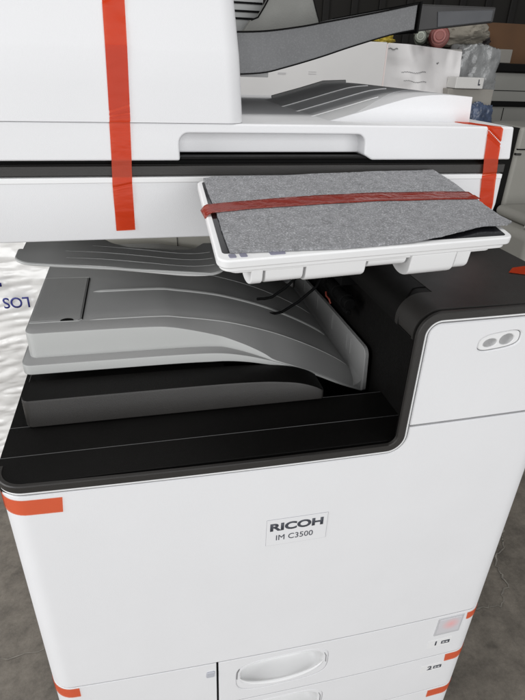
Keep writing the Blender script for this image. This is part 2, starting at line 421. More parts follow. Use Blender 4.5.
# dark cover on top of the right-hand column
TCP = arc(.4268, 1.0085, .0257, 195, 90, 12) + [(.4385, 1.0342), (.5, 1.0342), (.6045, 1.0345), (.6045, 1.012), (.4385, 1.012), (.430, 1.002)]
mb = MB().prism([p for p in TCP[:13]] + [(.4385, 1.0342), (.4385, 1.012), (.430, 1.002)], 'y', .0035, .0440)
mb.prism(rpoly([(.4385, .0035), (.6035, .0035), (.6035, .66), (.4385, .66)], [0, .027, .01, 0], 10), 'z', 1.012, 1.0342)
o = mb.out('top_cover', DARK, cp, angle=35)
hp = [(x + .0006, z - .0004) for x, z in TCP[:13]] + [(.4378, 1.0338), (.4378, 1.005)]
prism('hinge_column', hp, 'y', .0452, .66, BLACK, cp, bevel=0, angle=35)
# shoulder seam on the top cover
mb = MB().tube([(.4008, .0355, 1.0035), (.4010, .0362, 1.0075), (.4025, .0375, 1.0150), (.4070, .0415, 1.0240), (.4140, .0480, 1.0308), (.4220, .0560, 1.0340), (.4300, .0580, 1.0342), (.4380, .0580, 1.0343)], .0006, 6)
mb.tube([(.4008, .0355, 1.0035), (.4008, .0060, 1.0035)], .0007, 6)
mb.out('shoulder_seam', BLACK, o)
# inner bay
MB().prism([(.4030, .0040), (.4295, .0480), (.4295, .52), (.4365, .52), (.4365, .0040)], 'z', .84, 1.0035).out('bay_side_wall', BLACK, cp, bevel=.001)
mb = MB().prism(rpoly([(-.0105, .0040), (.4030, .0040), (.4285, .0462), (-.0105, .0462)], [.027, 0, 0, 0], 10), 'z', .8600, .8766)
mb.box(-.0105, .4293, .0472, .0990, .8600, .8753).box(-.0105, .353, .1000, .52, .86, .8750).box(.354, .4293, .1000, .52, .83, .842)
bf = mb.out('bay_floor', BLACK, cp, bevel=.0006, seg=2)
MB().tube([(-.010, .0467, .8763), (.4285, .0467, .8763)], .0004, 6).out('floor_seam_glint', SEAM, bf)  # paler thread painting the light caught along the seam edge
MB().tube([(-.010, .0995, .8750), (.4285, .0995, .8750)], .0004, 6).out('floor_seam_glint', SEAM, bf)
box('bay_back_panel', -.006, .300, .500, .519, .872, 1.058, CREAM, cp)
box('bay_back_panel', .301, .421, .500, .519, .872, 1.058, VOID, cp)
box('back_panel_seam', .2062, .2074, .4990, .5005, .9, 1.05, DARK, cp, bevel=0)
box('bay_roof', -.004, .586, .19, .66, 1.0585, 1.064, VOID, cp, bevel=0)
# fuser mechanism on the bay's right wall
ml = MB()
ml.box(.396, .4215, .19, .50, .985, 1.005).box(.405, .4215, .17, .50, 1.02, 1.035)
ml.tube([(.408, .18, .962), (.408, .50, .962)], .008, 14).tube([(.412, .19, .945), (.412, .5, .945)], .004, 10)
mech = ml.out('exit_mechanism', VOID, cp, bevel=.001)
for k in range(9):
    y = .19 + k * .034
    MB().tube([(.4075, y, .962), (.4075, y + .011, .962)], .0105, 16).out('feed_roller', VOID, mech, bevel=.0008)
MB().tube([(.417, .298, .931), (.416, .292, .927), (.418, .284, .925), (.4195, .280, .919)], .0014, 8).out('red_clip', RED, mech)
# charcoal tray base block, top and rear blackened for shade under the tray
BT = smooth_prof([(.005, .9122), (.10, .9122), (.22, .9118), (.27, .9100), (.295, .9075), (.318, .9035), (.338, .8965), (.3515, .8885)], 40)
slab('tray_base', .0075, .3510, lambda x: interp(BT, x), lambda x: .8765, .094, .1336, .009, .004, BLACK, cp, face=DARK, ch=.003, lean=-.0, angle=40)
box('tray_base_rear', .009, .235, .134, .46, .8765, .9105, BLACK, cp)
# main output tray
TOP = smooth_prof([(.0115, .9635), (.08, .9640), (.162, .9632), (.186, .9602), (.22, .9545), (.253, .9470), (.30, .9315), (.338, .9150), (.370, .8985), (.398, .8815), (.4215, .8640)], 48)
TOPF = smooth_prof([(.0115, .9635), (.08, .9635), (.15, .9625), (.175, .9600), (.207, .9520), (.240, .9415), (.265, .9320), (.285, .9220), (.30, .9125), (.345, .8935), (.3877, .8722), (.4205, .8580)], 48)
FT = smooth_prof([(.0050, .9325), (.10, .9322), (.20, .9312), (.245, .9270), (.2913, .9138), (.3448, .8925), (.3877, .8712), (.4205, .8575)], 40)
FB = [(x, z - (.0125 if x < .22 else max(.0035, .0125 - (x - .22) * .075))) for x, z in FT]
ot = slab('output_tray', .0050, .4205, lambda x: interp(FT, x), lambda x: interp(FB, x), .135, .47, .011, 0, GREY, cp, face=GREYL, ch=.0020, angle=35)
tpf = [(a, b) for a, b in TOPF]; tpt = TOP
def bed_top(x): return max(interp(tpt, x), interp(tpf, x)) if x > .03 else interp(tpf, x)
tb = slab('tray_bed', .0110, .4200, lambda x: interp(tpf, x), lambda x: interp(FT, x) - .004, lambda x: .152 - .0158 * max(0, min(1, (x - .235) / .06)), .1765, .011, 0, GREY, ot, face=GREYL, ch=.0018, angle=35, topb=lambda x: max(interp(tpt, x), interp(tpf, x)))
slab('bed_rear', .0112, .4200, lambda x: max(interp(tpt, x), interp(tpf, x)), lambda x: interp(FT, x) - .004, .1765, .47, 0, 0, GREY, tb, ch=.0004, angle=35)
def on_tray(x, y, up=0): return (x, y, max(interp(tpt, x), interp(tpf, x)) + up)
def rib(y, x0, x1, r, m=GREYL, n=36, up=0):  # ribs lighter than the bed: light on their edges put into the colour
    pts = [on_tray(x0 + (x1 - x0) * i / n, y, up - r * .25) for i in range(n + 1)]
    rr = [r * min(1, .35 + i * .6) if i < 2 else r for i in range(n)] + [r * .5]
    MB().tube(pts, rr, 8).out('tray_rib', m, tb)
rib(.266, .079, .408, .0030); rib(.178, .080, .412, .0011); rib(.345, .12, .41, .0010)
# flap at the tray's left end with a finger slot
fl = [(.0130, .182), (.0665, .180), (.0690, .183), (.0690, .316), (.0665, .319), (.0130, .322)]
MB().prism(fl, 'z', .9630, .9648).out('tray_flap', GREY, tb, bevel=.0006)
mb = MB()
mb.tube([(.0125, .1795, .9640), (.068, .1775, .9642), (.0712, .181, .9642)], .0006, 6)
mb.out('flap_edge_highlight', GREYL, tb)  # pale lines painting the highlight along the flap's edges
MB().tube([(.0712, .181, .9640), (.0712, .317, .9640)], .0009, 6).out('flap_gap', VOID, tb)
MB().tube([(.0125, .3235, .9640), (.070, .3205, .9640)], .0006, 6).out('flap_edge_highlight', GREYL, tb)
mb = MB().prism([(.0545 + .0075 * math.cos(R(a)), .1785 + .006 * math.sin(R(a))) for a in range(0, 181, 15)], 'z', .9630, .9652).out('finger_slot', VOID, tb)
# end wall of the tray against the exit
wl = rpoly([(.131, .8560), (.470, .8560), (.470, .9040), (.300, .9120), (.137, .9170)], [.004, 0, 0, .02, .012])
ew = MB().prism([(y, z) for y, z in wl], 'x', .4185, .4240).out('end_wall', GREY, ot, bevel=.0008)
MB().prism([(.4187 - .011 + .011 * math.sin(R(a)), .8635 + .011 - .011 * math.cos(R(a))) for a in range(0, 91, 15)] + [(.4190, .8590), (.4060, .8600)], 'y', .1375, .469).out('wall_fillet', GREY, ew, angle=60)
for y in (.185, .20, .262, .335, .41):
    MB().tube([(.4186, y, .885), (.4186, y + .002, .908)], .0006, 6).out('wall_rib', GREY, ew)
# upper tray just under the scanner
UT = smooth_prof([(.0030, 1.0330), (.02, 1.0300), (.06, 1.0258), (.10, 1.0222), (.15, 1.0155), (.196, 1.0090), (.225, 1.0080), (.245, 1.0105)], 32)
def ut(x): return interp(UT, x)
outl = rpoly([(.0030, .245), (.0050, .2005), (.2455, .1985), (.246, .24)], [.004, .018, .016, .004], 8) + [(.246, .31), (.232, .318), (.215, .294), (.13, .280), (.108, .292), (.090, .318), (.05, .34), (.012, .34), (.006, .30)]
V = []; F = []
O2 = rpoly(outl, 0)
bmu = bmesh.new()
tris = tessellate_polygon([[Vector((x, y, 0)) for x, y in O2]])
vv = [bmu.verts.new((x, y, 0)) for x, y in O2]
for t in tris: bmu.faces.new([vv[i] for i in t])
for k in range(1, 25): bmesh.ops.bisect_plane(bmu, geom=bmu.verts[:] + bmu.edges[:] + bmu.faces[:], plane_co=(.01 * k, 0, 0), plane_no=(1, 0, 0))
r_ = bmesh.ops.extrude_face_region(bmu, geom=bmu.faces[:])
newv = {g for g in r_['geom'] if isinstance(g, bmesh.types.BMVert)}
for v in bmu.verts: v.co.z = ut(v.co.x) - (.0035 if v in newv else 0)
bmu.verts.index_update()
up = link('upper_tray', [v.co.copy() for v in bmu.verts], [tuple(v.index for v in f.verts) for f in bmu.faces], UTRAY, cp, angle=40); bmu.free()
ed = [(x, y, ut(x) - .0018) for x, y in outl[3:30]]
MB().tube(ed, .0016, 8).out('tray_edge', GREYL, up)
for y, x0 in ((.275, .085), (.250, .055), (.225, .058)):
    MB().tube([(x0 + (.236 - x0) * k / 20, y, ut(x0 + (.236 - x0) * k / 20)) for k in range(21)], [.0002] + [.0007 * min(1, .3 + k / 8) for k in range(20)], 6).out('upper_tray_rib', GREYL, up)
# two black sensor feelers hanging over the tray
MB().tube([(.298, .25, .9469), (.308, .25, .9466), (.3196, .25, .9486), (.3378, .25, .9612), (.3583, .25, .9809), (.375, .26, 1.0)], .0021, 8).out('sensor_feeler', VOID, cp)
MB().tube([(.3103, .25, .923), (.322, .25, .9226), (.3353, .25, .9244), (.3582, .25, .9385), (.3834, .25, .9601), (.402, .26, .985)], .0021, 8).out('sensor_feeler', VOID, cp)

# paper drawers
def drawer(z0, z1, num, first):
    if first:
        xL = .2035
        out = rpoly([(xL, z0), (sR - .002, z0), (sR - .002, z1), (xL, z1)], [.002, .016, .010, .001])
    else:
        out = rpoly([(sL + .002, z0), (sR - .002, z0), (sR - .002, z1), (sL + .002, z1)], [.016, .016, .010, .010])
    zc = z1 - .0405
    hole = sellipse(.2925, zc, .0590, .0262, 3.0, 48, .03)
    ring = sellipse(.2935, zc - .0035, .0665, .0340, 3.6, 56, .03)
    d = plate('paper_drawer', out, WHITE, cp, th=.0041, ch=.0005, holes=[ring])
    pull = plate('drawer_pull', sellipse(.2935, zc - .0035, .0664, .0339, 3.6, 56, .03), WHITE, d, holes=[hole], d0=.0001, th=.004, ch=.0016)
    bowl('pull_cup', hole, .026, WHITEG, pull, d0=.0015, steps=12, fl=.74, shift=(0, .003))
    # raised crescent along the lower edge of the cup
    cres = [(.2925 + .0605 * math.cos(R(a)), zc + .0272 * math.sin(R(a)) + .03 * .0605 * math.cos(R(a))) for a in range(185, 356, 5)]
    MB().tube([CM(x, z, .0002) for x, z in cres], [.0004 + .0022 * math.sin(math.pi * i / (len(cres) - 1)) for i in range(len(cres))], 8).out('pull_lip', WHITEG, pull)
    for sx in (-1, 1):
        xx = .2925 + sx * .0635
        MB().tube([CM(xx - sx * .003, zc + .016, .0008), CM(xx, zc + .008, .0004), CM(xx + sx * .0005, zc - .006, .0004)], .0009, 6).out('pull_notch', WHITE2, pull)
    if num:
        zl = z1 - .069 if first else z1 - .034
        x0 = .5335
        pl = plate('tray_number_label', [(x0 - .012, zl - .006), (x0 + .0275, zl - .006), (x0 + .0275, zl + .0125), (x0 - .012, zl + .0125)], WHITEG, d, d0=-.0002, th=.0003, ch=.0001)
        text('tray_number', num, .0098, (x0, fy(x0) - .0003, zl - .001), INK, pl, bold=.02, sx=1.25)
        ib = MB()
        ib.box(x0 + .0105, x0 + .0245, fy(x0 + .015) - .0005, fy(x0 + .015) - .0001, zl - .0005, zl + .0065)
        ib.out('paper_size_mark', INK, pl)
        ib = MB()
        for q in range(2): ib.box(x0 + .0125 + q * .0055, x0 + .0160 + q * .0055, fy(x0 + .015) - .0007, fy(x0 + .015) - .0004, zl + .0018, zl + .0042)
        ib.out('paper_size_mark', LABEL, pl)
    return d
d1 = drawer(.4412, .5392, '1', True)
drawer(.3465, .4395, '2', False)
drawer(.2520, .3448, '', False)
drawer(.1575, .2503, '', False)
plate('kick_plate', rpoly([(sL + .004, .088), (sR - .004, .088), (sR - .004, .1555), (sL + .004, .1555)], .004), DARK, cp, d0=.008, th=.02)
ld = plate('small_left_door', rpoly([(sL + .002, .4412), (.2005, .4412), (.2005, .5392), (sL + .002, .5392)], [.002, .001, .001, .010]), WHITE, cp, th=.0041, ch=.0005)
plate('door_gap', [(.2008, .4415), (.2032, .4415), (.2032, .5385), (.2008, .5385)], VOID, cp, d0=.003, th=.002, ch=.0001)
plate('door_latch', rpoly([(.1865, .5125), (.1975, .5125), (.1985, .5235), (.1880, .5235)], .0018), KNOB, ld, d0=-.0022, th=.003, ch=.0006)
# clear window sticker with a pink spot, next to the tray number
st = plate('window_sticker', rpoly([(.5262, .4945), (.5690, .4945), (.5700, .5345), (.5275, .5345)], .0015), mat('sticker_frame', (.50, .50, .515), .4), d1, d0=-.0010, th=.0015, ch=.0006)
plate('sticker_window', rpoly([(.5295, .4990), (.5660, .4990), (.5668, .5315), (.5300, .5315)], .0015), PINK, st, d0=-.0014, th=.0008, ch=.0003)
# casters
for x in (.05, .545):
    for y in (.09, .60):
        c = box('caster', x - .02, x + .02, y - .02, y + .02, .05, .09, STEEL, cp)
        MB().tube([(x - .012, y + .012, .0272), (x + .012, y + .012, .0272)], .027, 20).out('caster_wheel', BLACK, c, bevel=.002)
# maker's plate
lb = plate('name_plate', rpoly([(.2597, .7492), (.3322, .7492), (.3322, .7900), (.2597, .7900)], .0006), LABELE, cp, d0=-.0004, th=.0006, ch=.0001)
pf = plate('plate_face', [(.2600, .7496), (.3317, .7496), (.3317, .7897), (.2600, .7897)], LABEL, lb, d0=-.0006, th=.0003, ch=.0001)
text('plate_lettering', 'RICOH', .0118, (.2640, fy(.295) - .0007, .7722), INK, pf, bold=.038, width=.0628)
text('plate_lettering', 'IM C3500', .0082, (.2715, fy(.295) - .0007, .7570), INK, pf, bold=.0, width=.0440)

# ---------------- scanner, lid and feeder
YS = .17
sb = MB().prism([(YS + .004, 1.1285), (YS, 1.1265), (YS - .0005, 1.0920), (YS + .0075, 1.0600), (.70, 1.0600), (.70, 1.1285)], 'x', -.004, .5815)
sb = sb.out('scanner_base', WHITE, cp, bevel=.002)
box('scanner_top_lip', -.0042, .5805, YS - .0012, YS + .02, 1.1225, 1.1282, WHITEG, sb, bevel=.001)
box('scanner_gasket', -.003, .5835, YS + .002, .70, 1.1290, 1.1392, DARK, cp, bevel=.0012)
box('gasket_shadow_gap', -.002, .580, YS + .010, .69, 1.1385, 1.1450, VOID, cp, bevel=0)
box('gasket_light_strip', .0, .5795, YS + .006, YS + .012, 1.1390, 1.1404, BLACK, cp, bevel=0)
notch = [(.1935, 1.1445)] + arc(.2035, 1.1612, .010, 180, 90, 6) + arc(.3885, 1.1612, .010, 90, 0, 6) + [(.3990, 1.150), (.4090, 1.1445)]
lidp = [(-.003, 1.1445)] + notch + [(.5868, 1.1445), (.5820, 1.1808), (-.003, 1.1808)]
lid = MB().prism(lidp, 'y', YS, .70).box(.15, .45, YS + .022, .69, 1.1495, 1.176).out('scanner_lid', WHITE, cp, bevel=.0022)
MB().box(.194, .405, YS + .004, YS + .022, 1.1450, 1.1478).out('notch_sill', BLACK, lid, bevel=.001)
# document feeder housing
loops = []
for z, dy, dx in ((1.1812, 0, .0), (1.2150, .0, -.002), (1.2440, .0005, -.0040), (1.2460, .0010, -.0042), (1.30, .0085, -.0095), (1.36, .024, -.016), (1.372, .035, -.024), (1.376, .05, -.035)):
    q = rpoly([(-.012, YS - .0008 + dy), (.2618 + dx, YS - .0008 + dy), (.2618 + dx, .66), (-.012, .66)], [.004, .017, .010, .004], 7)
    loops.append([(x, y, z) for x, y in q])
MB().loft(loops).out('document_feeder', WHITE, cp, angle=30)
# document input tray, tilted up to the right
tT = smooth_prof([(.245, 1.2665), (.30, 1.2690), (.347, 1.2755), (.383, 1.2825), (.444, 1.2945), (.492, 1.3050)], 30)
tB = smooth_prof([(.245, 1.2230), (.30, 1.2262), (.331, 1.2330), (.374, 1.2452), (.411, 1.2570), (.461, 1.2715), (.492, 1.2780)], 30)
ft = MB().prism(tT + tB[::-1], 'y', .28, .60).out('document_tray', TEXG, cp, bevel=.0015)
MB().tube([(x, .2795, z) for x, z in tT], .0010, 6).out('tray_seal', VOID, ft)
MB().tube([(x, .2795, z) for x, z in tB], .0008, 6).out('tray_seal', VOID, ft)
MB().prism([(.4935, 1.2745), (.4955, 1.2745), (.4955, 1.3075), (.4935, 1.3070)], 'y', .276, .60).out('tray_joint', VOID, ft)
ex = MB().prism([(.4960, 1.2765), (.522, 1.2800), (.598, 1.2900), (.5985, 1.3065), (.4960, 1.3050)], 'y', .281, .56).out('tray_extension', mat('dark_grey_extension', (.014, .013, .013), .5, .1), ft, bevel=.002)
MB().prism([(.522, 1.2818), (.594, 1.2912), (.594, 1.3035), (.519, 1.2985)], 'y', .2795, .29).out('extension_plate', STEEL, ex, bevel=.001)
MB().box(.27, .315, .298, .33, 1.2215, 1.2285).out('tray_bracket', GREY, ft, bevel=.001)
gd = MB().prism(rpoly([(.290, 1.2700), (.300, 1.2830), (.3085, 1.2860), (.3165, 1.298), (.325, 1.312), (.376, 1.316), (.384, 1.294), (.392, 1.276)], [0, .003, .004, 0, .01, .01, 0, 0]), 'y', .338, .352).out('document_guide', mat('greenish_grey_plastic', (.19, .19, .175), .6, .08, 40, .4, 800), cp, bevel=.001)
MB().tube([(.300, .3372, 1.2830), (.3085, .3372, 1.2862), (.3165, .3372, 1.298), (.323, .3372, 1.309)], .0010, 6).out('guide_edge', VOID, gd)
MB().tube([(.376, .3372, 1.314), (.384, .3372, 1.294), (.390, .3372, 1.280)], .0006, 6).out('guide_edge', VOID, gd)
gr = MB().box(.265, .322, .372, .380, 1.265, 1.33).out('feeder_grille', GREYL, cp)
for z in (1.285, 1.293, 1.302, 1.311):
    MB().box(.266, .321, .369, .3715, z, z + .0022).out('grille_slot', VOID, gr, bevel=0)
# paper exit tray on the lid
ET = smooth_prof([(.30, 1.1700), (.345, 1.1745), (.40, 1.1885), (.445, 1.2010), (.475, 1.2080), (.51, 1.2105), (.548, 1.2090)], 40)
ETp = [(x, z) for x, z in ET if z > 1.176]
et = MB().prism(ETp + [(.5505, 1.178), (ETp[0][0], 1.1765)], 'y', .215, .56).out('exit_tray', WHITE, cp, bevel=.002)
GP = [(x, z + .0004) for x, z in ET if z > 1.1785 and x < .55]
GV = []; GF = []
n = len(GP)
for (x, z) in GP:
    cut = .2155 + max(0, (x - .40)) * .9
    GV += [(x, min(.36, cut + .0), z), (x, .5585, z), (x, min(.36, cut), z - .004), (x, .5585, z - .004)]
for i in range(n - 1):
    a, b = 4 * i, 4 * i + 4
    GF += [(a, b, b + 1, a + 1), (a + 2, a + 3, b + 3, b + 2), (a, a + 2, b + 2, b), (a + 1, b + 1, b + 3, a + 3)]
GF += [(0, 1, 3, 2), (4 * n - 4, 4 * n - 2, 4 * n - 1, 4 * n - 3)]
eb = link('exit_tray_bed', GV, GF, mat('exit_bed_grey', (.62, .622, .627), .5, .04), et)  # bed grey raised to make up for the document tray's shade
for y, x1 in ((.27, .455), (.34, .497), (.42, .50)):
    P_ = [(x, y, z + .0010) for x, z in GP if x < x1]
    MB().tube(P_, .0007, 6).out('exit_tray_rib', WHITEG, eb)
MB().tube([(.38, .548, 1.186), (.43, .55, 1.199), (.47, .55, 1.2105), (.51, .55, 1.2125)], .003, 8).out('bed_rear_ridge', GREY, eb)

# ---------------- control panel, tilted towards the user
P3 = Vector((.2041, -.0316, 1.1032)); PU = Vector((.99462, .10357, .00536)); PV = Vector((-.1031, .982, .1583)); PN = Vector((.0111, -.158, .9874))
PU.normalize(); PN = (PN - PU * PN.dot(PU)).normalized(); PV = PN.cross(PU)
def PM(a, b, c): return P3 + PU * a + PV * b + PN * c
def skew(poly): return poly
def pslab(name, poly, c0, c1, m, parent, bevel=.001, seg=3):
    n = len(poly); v = [PM(a, b, c0) for a, b in poly] + [PM(a, b, c1) for a, b in poly]
    f = [tuple(range(n)), tuple(range(2 * n - 1, n - 1, -1))] + [(i, (i + 1) % n, n + (i + 1) % n, n + i) for i in range(n)]
    return link(name, v, f, m, parent, bevel=bevel, seg=seg)
quad = [(.0, .0), (.28, .0), (.3005, .1698), (.0207, .1698)]
def qin(d, e=None):
    return rpoly([(quad[0][0] + d, d if e is None else e), (quad[1][0] - d, d if e is None else e), (quad[2][0] - d, quad[2][1] - d), (quad[3][0] + d, quad[3][1] - d)], [.009, .009, .007, .007], 6)
pn = pslab('control_panel', qin(0), -.0075, 0, WHITEG, cp, .0016)
pslab('panel_mid_shell', qin(.0030), -.0120, -.0070, WHITEG, pn, .0010)
pslab('panel_rear_shell', rpoly([(.010, .008), (.266, .008), (.286, .160), (.030, .160)], .008), -.0165, -.0115, WHITEG, pn, .0012)
pslab('touch_screen', rpoly([(.0065, .0120), (.2735, .0045), (.2945, .1650), (.0245, .1650)], .003), -.0004, .0004, SCREEN, pn, .0001, 1)
for a, b, w, h in ((.0105, .0042, .0058, .0058), (.0195, .0042, .0058, .0058), (.0440, .0038, .0130, .0062)):
    pslab('indicator_light', rpoly([(a, b), (a + w, b), (a + w, b + h), (a, b + h)], .0012), -.0004, .0006, MARK, pn, .0002, 1)
# hinge barrel in sections
def hinge(a0, a1, r, b, c):
    mb = MB(); n = 20; L0 = []; L1 = []
    prof = [(r * 1.5 * math.cos(R(t)), r * math.sin(R(t))) for t in range(180, 361, 15)]
    prof += [(r * 1.5, .014), (-r * 1.5, .014)]
    l0 = [PM(a0, b + p, c + q) for p, q in prof]; l1 = [PM(a1, b + p, c + q) for p, q in prof]
    return mb.loft([l0, l1]).out('hinge_barrel', WHITEG, pn, bevel=.0012)
hinge(.030, .0405, .0095, .022, -.0230)
hinge(.0425, .0765, .0090, .022, -.0230)
hinge(.0785, .1350, .0095, .022, -.0240)
hinge(.1375, .1760, .0085, .022, -.0180)
hinge(.1785, .2260, .0110, .022, -.0270)
hinge(.2275, .2430, .0100, .022, -.0255)
box('panel_arm', .30, .40, .10, YS + .02, 1.062, 1.083, DARK, cp, bevel=.004)
mb = MB().tube([(.352, .13, 1.07), (.352, .12, 1.095), (.36, .10, 1.10)], .018, 16).out('panel_arm_joint', DARK, cp)
# column from the top cover that carries the scanner at the right
box('support_column', .425, .578, YS + .006, .66, 1.030, 1.062, BLACK, cp, bevel=.002)

# ---------------- packing tape stuck on the machine
def ribbon(name, pts, wdir, w, m, parent, n=10, wav=.0003, th=.00025, seed=0, folds=()):
    """tape strip following pts, width along wdir, with faint ripples"""
    P = []
    for (a, b) in zip(pts, pts[1:]):
        a = Vector(a); b = Vector(b); k = max(2, int((b - a).length / .0007))
        for i in range(k): P.append(a.lerp(b, i / k))
    P.append(Vector(pts[-1])); V = []; F = []; nn = n + 1
    wdir = Vector(wdir).normalized()
    for lay in (0, 1):
        for i, p in enumerate(P):
            t = (P[min(i + 1, len(P) - 1)] - P[max(0, i - 1)]).normalized(); nr = wdir.cross(t).normalized()
            for k in range(nn):
                q = p + wdir * w * (k / n - .5); h = max(0, noise.noise(Vector((q.x * 60, q.y * 60 + seed, q.z * 90)))) * wav
                for z0, sl, A in folds: h += 1.7 * A * math.exp(-((q.z - z0 - sl * (k / n - .5) * w) / .0011) ** 2)
                V.append(q + nr * (h + (th if lay == 0 else 0)))
    N0 = len(P) * nn
    for i in range(len(P) - 1):
        for k in range(n):
            a = i * nn + k; F.append((a, a + 1, a + nn + 1, a + nn)); F.append((N0 + a, N0 + a + nn, N0 + a + nn + 1, N0 + a + 1))
    for i in range(len(P) - 1):
        for k in (0, n):
            a = i * nn + k; F.append((a, a + nn, N0 + a + nn, N0 + a))
    for i in (0, len(P) - 1):
        for k in range(n):
            a = i * nn + k; F.append((a, a + 1, N0 + a + 1, N0 + a))
    return link(name, V, F, m, parent, angle=60)
ribbon('packing_tape', [(.1440, .1990, 1.345), (.1400, .1765, 1.300), (.1385, .1685, 1.245), (.1360, .1682, 1.1830), (.1355, .1686, 1.181), (.1340, .1690, 1.146), (.1335, .1690, 1.140), (.1330, .1680, 1.129), (.1325, .1676, 1.122), (.1320, .1686, 1.0930), (.1315, .1728, 1.0715)], (1, .0, .03), .0200, TAPE, cp, wav=.0006, folds=((1.2905, .45, .0016), (1.2870, .5, .0007), (1.1935, .30, .0012), (1.1880, .15, .0008), (1.1200, .2, .0006)))
ribbon('packing_tape', [(.1386, .1682, 1.2480), (.1362, .1679, 1.185)], (1, 0, .02), .0196, TAPE, cp, wav=.0005, seed=3)
ribbon('packing_tape', [(.533, .254, 1.1815), (.543, .200, 1.1815), (.556, .1720, 1.1812), (.5568, .1680, 1.179), (.5600, .1686, 1.146), (.5620, .1680, 1.13), (.5625, .1676, 1.122), (.5670, .1686, 1.0935), (.570, .172, 1.070)], (1, .0, -.02), .0190, TAPE, cp, wav=.0004, seed=8, folds=((1.1710, -.75, .0016), (1.1660, -.6, .0008), (1.1280, .1, .0006)))
def tplate(pts, d0=-.0008): return plate('packing_tape', pts, TAPE, cp, d0=d0, th=.0003, ch=.0001)
tplate([(-.045, .8595), (.0530, .8592), (.0510, .8400), (-.045, .8405)])
tplate([(-.024, .5378), (.0270, .5375), (.0270, .5200), (-.024, .5200)])
tplate([(.5745, .5348), (.6090, .5345), (.6090, .5195), (.5755, .5195)])
tplate([(.5590, .4375), (.6090, .4378), (.6090, .4205), (.5605, .4195)])
tplate([(.5480, .3415), (.6090, .3425), (.6090, .3240), (.5480, .3235)])
MB().prism([(.5560, .083), (.5700, .096), (.6040, .102), (.6040, .066), (.580, .069)], 'z', 1.0352, 1.0356).out('packing_tape', TAPE, cp)

# ---------------- foam sheet resting on the control panel
fp = [(.0275, .1700), (.0410, .1735), (.10, .1700), (.20, .1712), (.3000, .1700), (.3000, .1350), (.2970, .0940), (.2945, .0500), (.2930, .0225), (.2830, .0175), (.2723, .0180), (.2560, .0190), (.2346, .0135), (.2030, .0066), (.1709, .0036), (.1084, .0032), (.0607, .0072), (.0125, .0112), (.0150, .04), (.0205, .09), (.0240, .135)]
bmf = bmesh.new(); vv = [bmf.verts.new((a, b, 0)) for a, b in fp]
for t in tessellate_polygon([[Vector((a, b, 0)) for a, b in fp]]): bmf.faces.new([vv[i] for i in t])
for k in range(1, 78): bmesh.ops.bisect_plane(bmf, geom=bmf.verts[:] + bmf.edges[:] + bmf.faces[:], plane_co=(.004 * k, 0, 0), plane_no=(1, 0, 0))
for k in range(1, 45): bmesh.ops.bisect_plane(bmf, geom=bmf.verts[:] + bmf.edges[:] + bmf.faces[:], plane_co=(0, .004 * k, 0), plane_no=(0, 1, 0))
edge_v = {v for e in bmf.edges if e.is_boundary for v in e.verts}
r_ = bmesh.ops.extrude_face_region(bmf, geom=bmf.faces[:])
newv = {g for g in r_['geom'] if isinstance(g, bmesh.types.BMVert)}
def foam_h(a, b):
    curl = .0035 * max(0, min(1, (a - .16) / .1)) * max(0, 1 - b / .04)
    tape = -.0007 * math.exp(-((b - .097) / .010) ** 2)
    return .0028 + curl + tape + .0006 * noise.noise(Vector((a * 25, b * 25, 0))) + .00025 * noise.noise(Vector((a * 400, b * 400, 3)))
vs = []
bmf.verts.index_update()
for v in bmf.verts:
    a, b = v.co.x, v.co.y
    j = .0007
    a2 = a + j * noise.noise(Vector((a * 300, b * 300, 5))); b2 = b + j * noise.noise(Vector((a * 300, b * 300, 9)))
    h = foam_h(a, b); vs.append(PM(a2, b2, h if v in newv else h - .0018 if a > .16 and b < .04 else .0006))
fo = link('foam_sheet', vs, [tuple(v.index for v in f.verts) for f in bmf.faces], FOAM, angle=50, base=PM(.15, .085, 0)); bmf.free()
tag(fo, 'grey speckled foam sheet laid over the tilted control panel under red tape', 'foam sheet')
mb = MB(); V = []; F = []
nT = 90
for i in range(nT + 1):
    t = i / nT; a = .0090 + .2910 * t
    bc = .0920 + .0330 * t - .0350 * t * t; hw = .0096 + .0015 * t
    for k in range(7):
        q = k / 6 - .5; b = bc + q * 2 * hw
        wr = .0006 * max(0, noise.noise(Vector((a * 60 + b * 120, b * 160, 1)))) + .0002 * abs(noise.noise(Vector((a * 260, b * 300, 4))))
        h = foam_h(a, b) + .0005 + wr
        if a < .0125: h = .0022 - (.0125 - a) * 1.2
        V.append(PM(a, b, h))
for i in range(nT):
    for k in range(6): a = i * 7 + k; F.append((a, a + 1, a + 8, a + 7))
tp = link('holding_tape', V, F, TAPE2, fo, angle=35)
sd = tp.modifiers.new('thick', 'SOLIDIFY'); sd.thickness = .0002

# ================================================================== BACKGROUND THINGS
def crumple(name, cx, cy, cz, sx, sy, sz, m, parent=None, seed=0, amp=.12, freq=2.0, sub=5, boxy=.0, **k):
    bm = bmesh.new(); bmesh.ops.create_icosphere(bm, subdivisions=sub, radius=1)
    vs = []
    for v in bm.verts:
        c = v.co.copy()
        if boxy:
            mx_ = max(abs(c.x), abs(c.y), abs(c.z)); c = c.lerp(c / mx_ * .85, boxy)
        d = 1 + amp * (noise.noise(c * freq + Vector((seed, 0, 0))) + .6 * abs(noise.noise(c * freq * 2.3 + Vector((0, seed, 0)))) + .35 * abs(noise.noise(c * freq * 5 + Vector((0, 0, seed)))))
        vs.append((cx + c.x * sx * d, cy + c.y * sy * d, max(cz - sz, cz + c.z * sz * d)))
    fs = [tuple(v.index for v in f.verts) for f in bm.faces]; bm.free()
    return link(name, vs, fs, m, parent, angle=40, **k)

